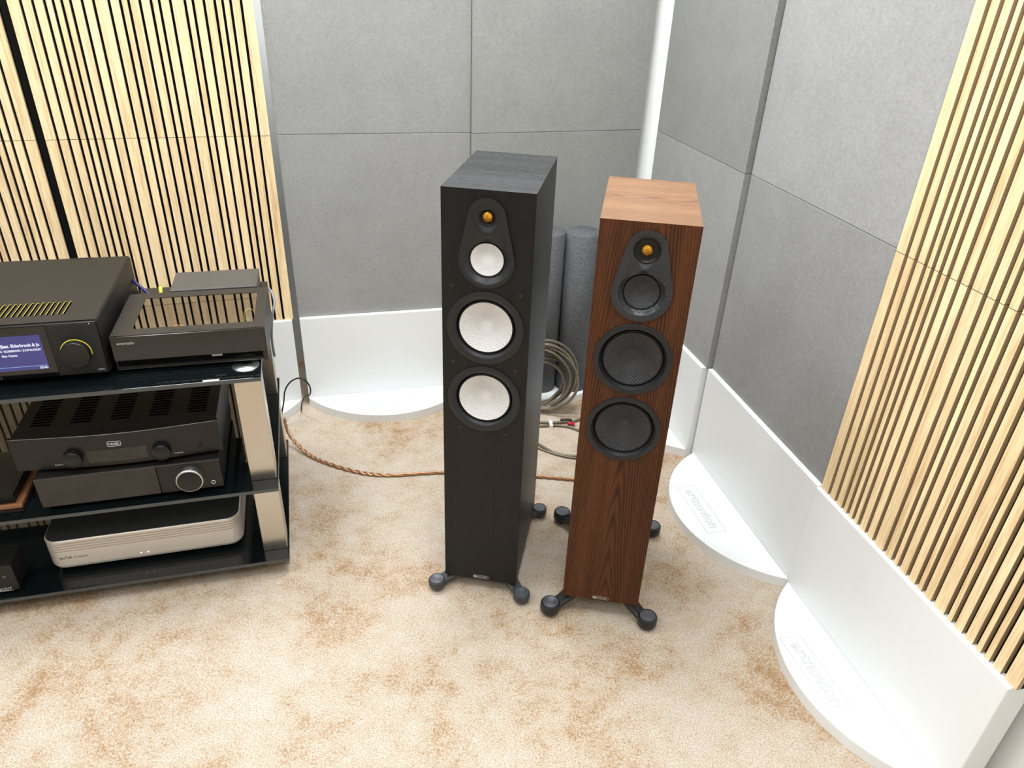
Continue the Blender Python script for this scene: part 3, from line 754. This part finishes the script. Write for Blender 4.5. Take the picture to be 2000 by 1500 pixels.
MB().lathe([(0.008, 0), (0.014, 0), (0.015, 0.006), (0.014, 0.012), (0.008, 0.012), (0.007, 0.006), (0.008, 0)], 0.120, 0.105, 0.045, seg=28).build('toroid_coil', M['orange'], ev)
MB().box(0.262, 0.270, 0.085, 0.093, 0.032, 0.060).build('blue_connector', M['cyan'], ev)
MB().box(0.268, 0.279, 0.105, 0.118, 0.032, 0.064).build('green_terminal', M['green'], ev)
MB().tube(spline([(0.268, 0.095, 0.05), (0.268, 0.12, 0.078), (0.285, 0.13, 0.078), (0.298, 0.11, 0.055)]), 0.0014, 6).build('yellow_wire', M['yellow'], ev)
for fx in (0.03, w_ - 0.05):
    for fy in (0.04, d_ - 0.03): MB().lathe([(0.012, 0), (0.013, z0_ + 0.001)], fx, fy, 0, seg=20, cap0=True).build('case_foot', M['rubber'], ev)

# boxes behind the streamer
lb = thing('power_box', 'low dark brown box at the back of the top shelf', 'hi-fi component', (RX, RY, Z1), RT, 'small boxes behind the streamer')
MB().box(-0.300, 0.012, 0.336, 0.462, 0.0, 0.046, c=0.0015).build('case', M['case_brown'], lb)
MB().box(-0.290, 0.006, 0.3352, 0.336, 0.004, 0.040).build('front_plate', M['case'], lb)
gb = thing('phono_box', 'grey metal box lying on the low box behind the streamer', 'hi-fi component', (RX, RY, Z1 + 0.046), RT, 'small boxes behind the streamer')
MB().box(-0.208, -0.004, 0.318, 0.443, 0.0, 0.045, c=0.002).build('case', M['grey_box'], gb)
cn = MB()
for i in range(2): cn.lathe([(0.004, 0), (0.004, 0.014)], -0.07 + i * 0.022, 0.443, 0.034, axis='Y', seg=14, cap1=True)
cn.build('socket', M['silver'], gb)
def rk(u, v, z): return (RX + u * cos(RT) - v * sin(RT), RY + u * sin(RT) + v * cos(RT), z)
o = MB().tube(spline([rk(-0.315, 0.44, Z1 + 0.085), rk(-0.300, 0.42, Z1 + 0.075), rk(-0.275, 0.40, Z1 + 0.055), rk(-0.268, 0.385, Z1 + 0.047)]), 0.0042, 10).build('interconnect_cable', M['blue_cable'])
tag(o, 'short blue cable behind the large amplifier', 'cable')
o = MB().tube([rk(-0.238, 0.360, Z1 + 0.0465), rk(-0.2375, 0.363, Z1 + 0.066), rk(-0.237, 0.368, Z1 + 0.084)], 0.0042, 10).build('cable_plug', M['yellow'])
tag(o, 'yellow cable plug standing behind the streamer', 'plug')
o = MB().tube(spline([rk(0.004, 0.40, Z1 + 0.05), rk(0.022, 0.38, Z1 + 0.052), rk(0.030, 0.35, Z1 + 0.03), rk(0.022, 0.33, Z1 + 0.004), rk(0.012, 0.33, Z1 - 0.06), rk(0.010, 0.36, Z1 - 0.13)]), 0.0032, 8).build('interconnect_cable', M['white_cable'])
tag(o, 'grey cable curling round the right edge of the top shelf', 'cable')
o = MB().box(-0.121, -0.087, 0.0015, 0.0075, 0, 0.0008).build('shelf_label', M['label'], None, rk(0, 0, Z1), (0, 0, RT)); tag(o, 'small white label on the front edge of the top shelf', 'label')

# integrated amplifier with curved front (middle shelf, upper)
hg = dev('integrated_amplifier', 'black amplifier with curved front, two round knobs and slotted top, on the middle shelf', 'amplifier', -1.103, 1.312, 0.277, Z2 + 0.088)
w_, h_, d_, zf = 0.434, 0.0825, 0.36, 0.010
def front_y(x): return -0.0145 * sin(pi * max(0, min(1, x / w_))) ** 1.3
pts = [(w_ * i / 32, front_y(w_ * i / 32)) for i in range(33)] + [(w_, 0.010), (0, 0.010)]
MB().prism(pts, zf, zf + h_).build('front_panel', M['satin_front'], hg)
tr_ = MB(); tr_.tube([(w_ * i / 32, front_y(w_ * i / 32) - 0.0002, zf + h_) for i in range(33)], 0.0007, 6); tr_.build('edge_trim', M['badge'], hg, label='thin silver edge of the front')
MB().box(0.004, w_ - 0.004, 0.010, d_, zf + 0.002, zf + h_ - 0.001, c=0.001).build('case', M['case'], hg)
for g_ in range(5):
    cx_ = 0.052 + g_ * 0.083; vb = MB()
    for i in range(21): vb.box(cx_ - 0.021, cx_ + 0.021, 0.052 + i * 0.0125, 0.0565 + i * 0.0125, zf + h_ - 0.0012, zf + h_ - 0.0006)
    vb.build('vent_slots', M['hole'], hg)['kind'] = 'stuff'
zo = Z2 + 0.088
for kx, kz, nm in ((0.1205, 0.4085, 'source_knob'), (0.3050, 0.4045, 'volume_knob')):
    y0 = front_y(kx)
    MB().lathe([(0.0205, 0.002), (0.0205, -0.012), (0.0192, -0.0145), (0.0003, -0.0145)], axis='Y', seg=44).build(nm, M['satin_front'], hg, (kx, y0, kz - zo))
dpts = [(0.150 + 0.125 * i / 12, front_y(0.150 + 0.125 * i / 12) - 0.0006) for i in range(13)]
mb = MB(); vs = []
for (x_, y_) in dpts: vs += [(x_, y_, 0.3915 - zo), (x_, y_, 0.4245 - zo)]
mb.add(vs, [(2 * i, 2 * i + 2, 2 * i + 3, 2 * i + 1) for i in range(12)]); mb.build('display', M['gloss'], hg, label='dark glossy display window')
yb = front_y(0.212) - 0.0006
bg = MB(); bg.tube([(0.2117 + p[0], yb, 0.4378 - zo + p[1]) for p in rrect(-0.0138, 0.0138, -0.0062, 0.0062, 0.003, 3)], 0.0005, 5, closed=True)
bo = bg.build('logo_frame', M['label'], hg)
text('logo', 'HEGEL', 0.0080, M['label'], bo, (0.2117, yb - 0.0002, 0.4378 - zo - 0.0028), align='CENTER')
text('lettering', 'Source', 0.006, M['print'], hg, (0.0795, front_y(0.085) - 0.001, 0.3905 - zo))
text('lettering', 'Volume', 0.006, M['print'], hg, (0.330, front_y(0.335) - 0.001, 0.3905 - zo))
MB().lathe([(0.0052, 0), (0.0052, -0.0012), (0.0035, -0.0012), (0.003, 0.002), (0.0002, 0.003)], axis='Y', seg=24).build('headphone_jack', M['rubber'], hg, (0.3865, front_y(0.3865) - 0.0002, 0.4015 - zo))
for fx in (0.05, w_ - 0.05):
    for fy in (0.05, d_ - 0.05): MB().lathe([(0.016, 0), (0.018, zf + 0.002)], fx, fy, 0, seg=22, cap0=True).build('case_foot', M['rubber'], hg)

# pre-amplifier under it
pa = dev('preamplifier', 'flat black preamplifier with a silver-ringed knob under the curved amplifier', 'amplifier', -1.061, 1.293, 0.288, Z2)
w_, h_, d_, zf = 0.390, 0.076, 0.34, 0.012; zo = Z2
MB().box(0.001, w_ - 0.001, 0.005, d_, zf, zf + h_ - 0.0005, c=0.001).build('case', M['case'], pa)
MB().box(0, 0.2505, -0.001, 0.005, zf, zf + h_, c=0.0006).build('display_panel', M['gloss'], pa, label='glossy dark display glass')
MB().box(0.2525, w_, -0.001, 0.005, zf, zf + h_, c=0.0006).build('control_panel', M['satin_front'], pa)
MB().box(0, w_, -0.0013, 0.003, zf + h_, zf + h_ + 0.0006).build('edge_trim', M['grey_box'], pa)
kr = MB().lathe([(0.0315, 0), (0.0312, -0.014), (0.0295, -0.018), (0.0272, -0.0185)], axis='Y', seg=56).build('volume_knob', M['silver'], pa, (0.3200, -0.001, 0.3315 - zo), label='volume knob with silver rim')
MB().lathe([(0.0274, -0.0184), (0.0262, -0.0195), (0.0003, -0.0195)], axis='Y', seg=48).build('knob_face', M['satin_front'], kr)
MB().lathe([(0.0032, 0.0), (0.0032, -0.001), (0.0052, -0.001), (0.0055, 0)], axis='Y', seg=24).build('headphone_jack', M['silver'], pa, (0.3680, -0.001, 0.3095 - zo))
for fx in (0.05, w_ - 0.05):
    for fy in (0.05, d_ - 0.05): MB().lathe([(0.016, 0), (0.018, zf + 0.001)], fx, fy, 0, seg=22, cap0=True).build('case_foot', M['rubber'], pa)

# power conditioner (bottom shelf)
ik = dev('power_conditioner', 'champagne power conditioner with a charcoal top and ribbed rounded front on the bottom shelf', 'power conditioner', -1.122, 1.319, 0.291, Z3)
w_, h_, d_, zf = 0.453, 0.091, 0.36, 0.012; zo = Z3
o1 = rrect(0, w_, 0, d_, 0.034, 8); cxx, cyy = w_ / 2, d_ / 2
def inset(e): return rrect(e, w_ - e, e, d_ - e, 0.034 - e * 0.6, 8)
prof = [(0.010, 0), (0.003, 0.006), (0, 0.014), (0, 0.056)]
for i in range(4):
    b_ = 0.057 + i * 0.0076; prof += [(0.0, b_), (0.0032, b_ + 0.0008), (0.0032, b_ + 0.0026), (0.0, b_ + 0.0034)]
prof += [(0, 0.0885), (0.0025, 0.091)]
vs = []; n_ = len(o1)
for e_, zz in prof: vs += [(p[0], p[1], zf + zz) for p in inset(e_)]
fs = []
for k in range(len(prof) - 1):
    for i in range(n_): j = (i + 1) % n_; fs.append((k * n_ + i, k * n_ + j, (k + 1) * n_ + j, (k + 1) * n_ + i))
fs.append(list(range(n_))[::-1]); fs.append([(len(prof) - 1) * n_ + i for i in range(n_)])
MB().add(vs, fs).build('case', M['champagne'], ik)
MB().prism(inset(0.0025), zf + h_ - 0.0005, zf + h_ + 0.0012).build('top_plate', M['dark_top'], ik, label='charcoal top plate')
text('logo', 'IsoTek', 0.0120, M['print_dark'], ik, (0.0290, -0.0003, 0.1025 - zo), width=0.027)
text('lettering', 'V5 Aquarius', 0.0072, M['print_dark'], ik, (0.0590, -0.0003, 0.1030 - zo), width=0.030)
for lx in (0.2088, 0.2253): MB().lathe([(0.0020, 0), (0.0015, -0.0006), (0.0002, -0.0008)], axis='Y', seg=14).build('indicator_led', M['led'], ik, (lx, -0.0002, 0.0893 - zo), label='small lit white dot')
for fx in (0.07, w_ - 0.07):
    for fy in (0.06, d_ - 0.06): MB().lathe([(0.02, 0), (0.022, zf + 0.002)], fx, fy, 0, seg=22, cap0=True).build('case_foot', M['rubber'], ik)

# small player on the bottom shelf at the far left
cd = dev('disc_player', 'small black disc player at the left end of the bottom shelf', 'disc player', RX + (-0.622) * cos(RT) - 0.018 * sin(RT), RY + (-0.622) * sin(RT) + 0.018 * cos(RT), 0.284, Z3)
MB().box(-0.300, 0, 0.0, 0.008, 0.010, 0.088, c=0.001).build('front_panel', M['satin_front'], cd)
MB().box(-0.298, -0.002, 0.008, 0.075, 0.012, 0.087, c=0.001).build('case', M['case'], cd)
text('lettering', 'T778CDT', 0.0115, M['print'], cd, (-0.016, -0.0004, 0.0125), align='RIGHT', width=None)
MB().box(-0.075, -0.014, -0.0006, 0, 0.0105, 0.0113).build('underline', M['print'], cd)
for bx_2 in (-0.040, -0.022): MB().lathe([(0.0035, 0), (0.0033, -0.0012), (0.0002, -0.0012)], axis='Y', seg=18).build('button', M['case_brown'], cd, (bx_2, -0.0002, 0.048))
text('lettering', 'RPT', 0.004, M['print'], cd, (-0.026, -0.0004, 0.053))
for fx in (-0.27, -0.03): MB().lathe([(0.010, 0), (0.012, 0.011)], fx, 0.035, 0, seg=20, cap0=True).build('case_foot', M['rubber'], cd)

# wooden board with a black unit on it, middle shelf far left
o = MB().box(-0.42, 0, 0, 0.20, 0, 0.010, c=0.001).build('wooden_board', M['copper_wood'], None, rk(-0.565, 0.046, Z2), (0, 0, RT)); tag(o, 'reddish wooden board at the left end of the middle shelf', 'board')
tt = thing('flat_component', 'thin black component lying on the wooden board, middle shelf left', 'hi-fi component', rk(-0.577, 0.050, Z2 + 0.010), RT)
MB().box(-0.40, 0, 0.0, 0.19, 0.005, 0.026, c=0.001).build('case', M['case'], tt)
MB().box(-0.40, 0.0, -0.001, 0.0, 0.0065, 0.024).build('front_panel', M['satin_front'], tt)
for fx in (-0.36, -0.04):
    for fy in (0.03, 0.15): MB().lathe([(0.010, 0), (0.011, 0.006)], fx, fy, 0, seg=18, cap0=True).build('case_foot', M['rubber'], tt)

# ------------------------------------------------------------------ cables on the floor
# coil standing behind the two speakers
rc = random.Random(11); cc = Vector((0.086, 2.290, 0.0)); mb = MB(); pts = []
NL = 9
for L in range(NL):
    tw_, tilt = rc.uniform(-0.5, 0.3), rc.uniform(-0.35, 0.30); R = (0.146, 0.118, 0.150, 0.106, 0.138, 0.124, 0.152, 0.112, 0.142)[L]; ex = rc.uniform(0.92, 1.06)
    ox, oy, oz = rc.uniform(-0.010, 0.012), rc.uniform(-0.016, 0.016), 0
    for i in range(30):
        a = 2 * pi * i / 30 - pi / 2; f = i / 30
        x = R * cos(a) * ex; z = R * sin(a)
        y = x * tilt + z * tw_ * 0.45 + oy
        pts.append([x + ox, y, z + R + 0.005 + rc.uniform(-.0008, .0008)])
# smooth the jumps between loops
sm_ = []
for i in range(len(pts)):
    acc = Vector((0, 0, 0)); c_ = 0
    for j in range(-4, 5):
        if 0 <= i + j < len(pts): acc += Vector(pts[i + j]); c_ += 1
    v = acc / c_; v.z = max(v.z, 0.005); sm_.append(v)
for dy_ in (-0.0038, 0.0038):
    mb.tube([(p.x, p.y + dy_, p.z) for p in sm_], 0.0037, 8)
o = mb.build('cable_coil', M['cable'], None, tuple(cc), (0, 0, 0.10)); tag(o, 'coil of bronze-grey speaker cable standing behind the two speakers', 'cable')
# paired leads on the carpet behind the speakers
pl_ = thing('speaker_lead', 'pair of grey leads with white tie, black plug and red plug on the carpet', 'cable', (0, 0, 0), 0, 'leads on the carpet')
MB().tube(spline([(0.02, 2.208, .006), (0.10, 2.212, .006), (0.15, 2.213, .006), (0.19, 2.222, .006), (0.225, 2.232, .006), (0.262, 2.262, .006)]), 0.0045, 8).build('lead', M['cable'], pl_)
MB().tube(spline([(0.02, 2.185, .006), (0.10, 2.188, .006), (0.15, 2.196, .006), (0.20, 2.190, .006), (0.25, 2.162, .006), (0.30, 2.14, .006)]), 0.0045, 8).build('lead', M['cable'], pl_)
MB().box(-0.006, 0.006, -0.018, 0.018, 0.0, 0.0135, c=0.002).build('cable_tie', M['label'], pl_, (0.137, 2.201, 0.0), (0, 0, 0.1), label='white cable tie')
MB().tube([(0.172, 2.228, .008), (0.184, 2.229, .009), (0.212, 2.228, .009)], 0.0062, 10).build('plug', M['black_cable'], pl_, label='black plug')
MB().tube([(0.196, 2.206, .008), (0.206, 2.208, .009), (0.222, 2.206, .009)], 0.0062, 10).build('plug', M['red'], pl_, label='red plug')
o = MB().tube(spline([(0.03, 2.10, .005), (0.085, 2.078, .005), (0.14, 2.03, .005), (0.20, 2.012, .005), (0.28, 2.02, .005)]), 0.0045, 8).tube(spline([(0.03, 2.088, .005), (0.09, 2.052, .005), (0.15, 2.018, .005), (0.21, 2.002, .005), (0.28, 2.008, .005)]), 0.0038, 8).build('speaker_lead', M['cable'])
tag(o, 'grey double lead lying nearest in the gap between the speakers', 'cable', 'leads on the carpet')
# copper cable from the rack to the speakers: two twisted strands
cp = spline([(-0.745, 2.02, 0.10), (-0.728, 2.002, 0.045), (-0.66, 1.952, 0.010), (-0.585, 1.909, .0065), (-0.478, 1.869, .0065), (-0.38, 1.860, .0065), (-0.209, 1.888, .0065), (-0.05, 1.893, .0065), (0.088, 1.888, .0065), (0.198, 1.880, .0065), (0.30, 1.87, .0065)], 22)
mb = MB()
for ph in (0, pi): mb.tube([(p.x + 0.0024 * cos(i * 0.55 + ph) * 0.6, p.y + 0.0024 * cos(i * 0.55 + ph), p.z + 0.0024 * sin(i * 0.55 + ph)) for i, p in enumerate(cp)], 0.0036, 7)
o = mb.build('speaker_cable', M['copper']); tag(o, 'twisted copper-coloured speaker cable running from the rack across the carpet', 'cable')
# black lead looping between rack and wall
o = MB().tube(spline([(-0.86, 2.05, 0.004), (-0.80, 2.09, 0.02), (-0.783, 2.13, 0.079), (-0.771, 2.13, 0.134), (-0.751, 2.13, 0.169), (-0.723, 2.13, 0.188), (-0.700, 2.13, 0.185), (-0.685, 2.13, 0.163), (-0.683, 2.13, 0.140), (-0.692, 2.14, 0.120), (-0.712, 2.155, 0.105), (-0.735, 2.18, 0.06), (-0.752, 2.215, 0.006)], 10), 0.0026, 8).build('power_lead', M['black_cable'])
tag(o, 'thin black lead looping from the rack to the gap between the white bases', 'cable')
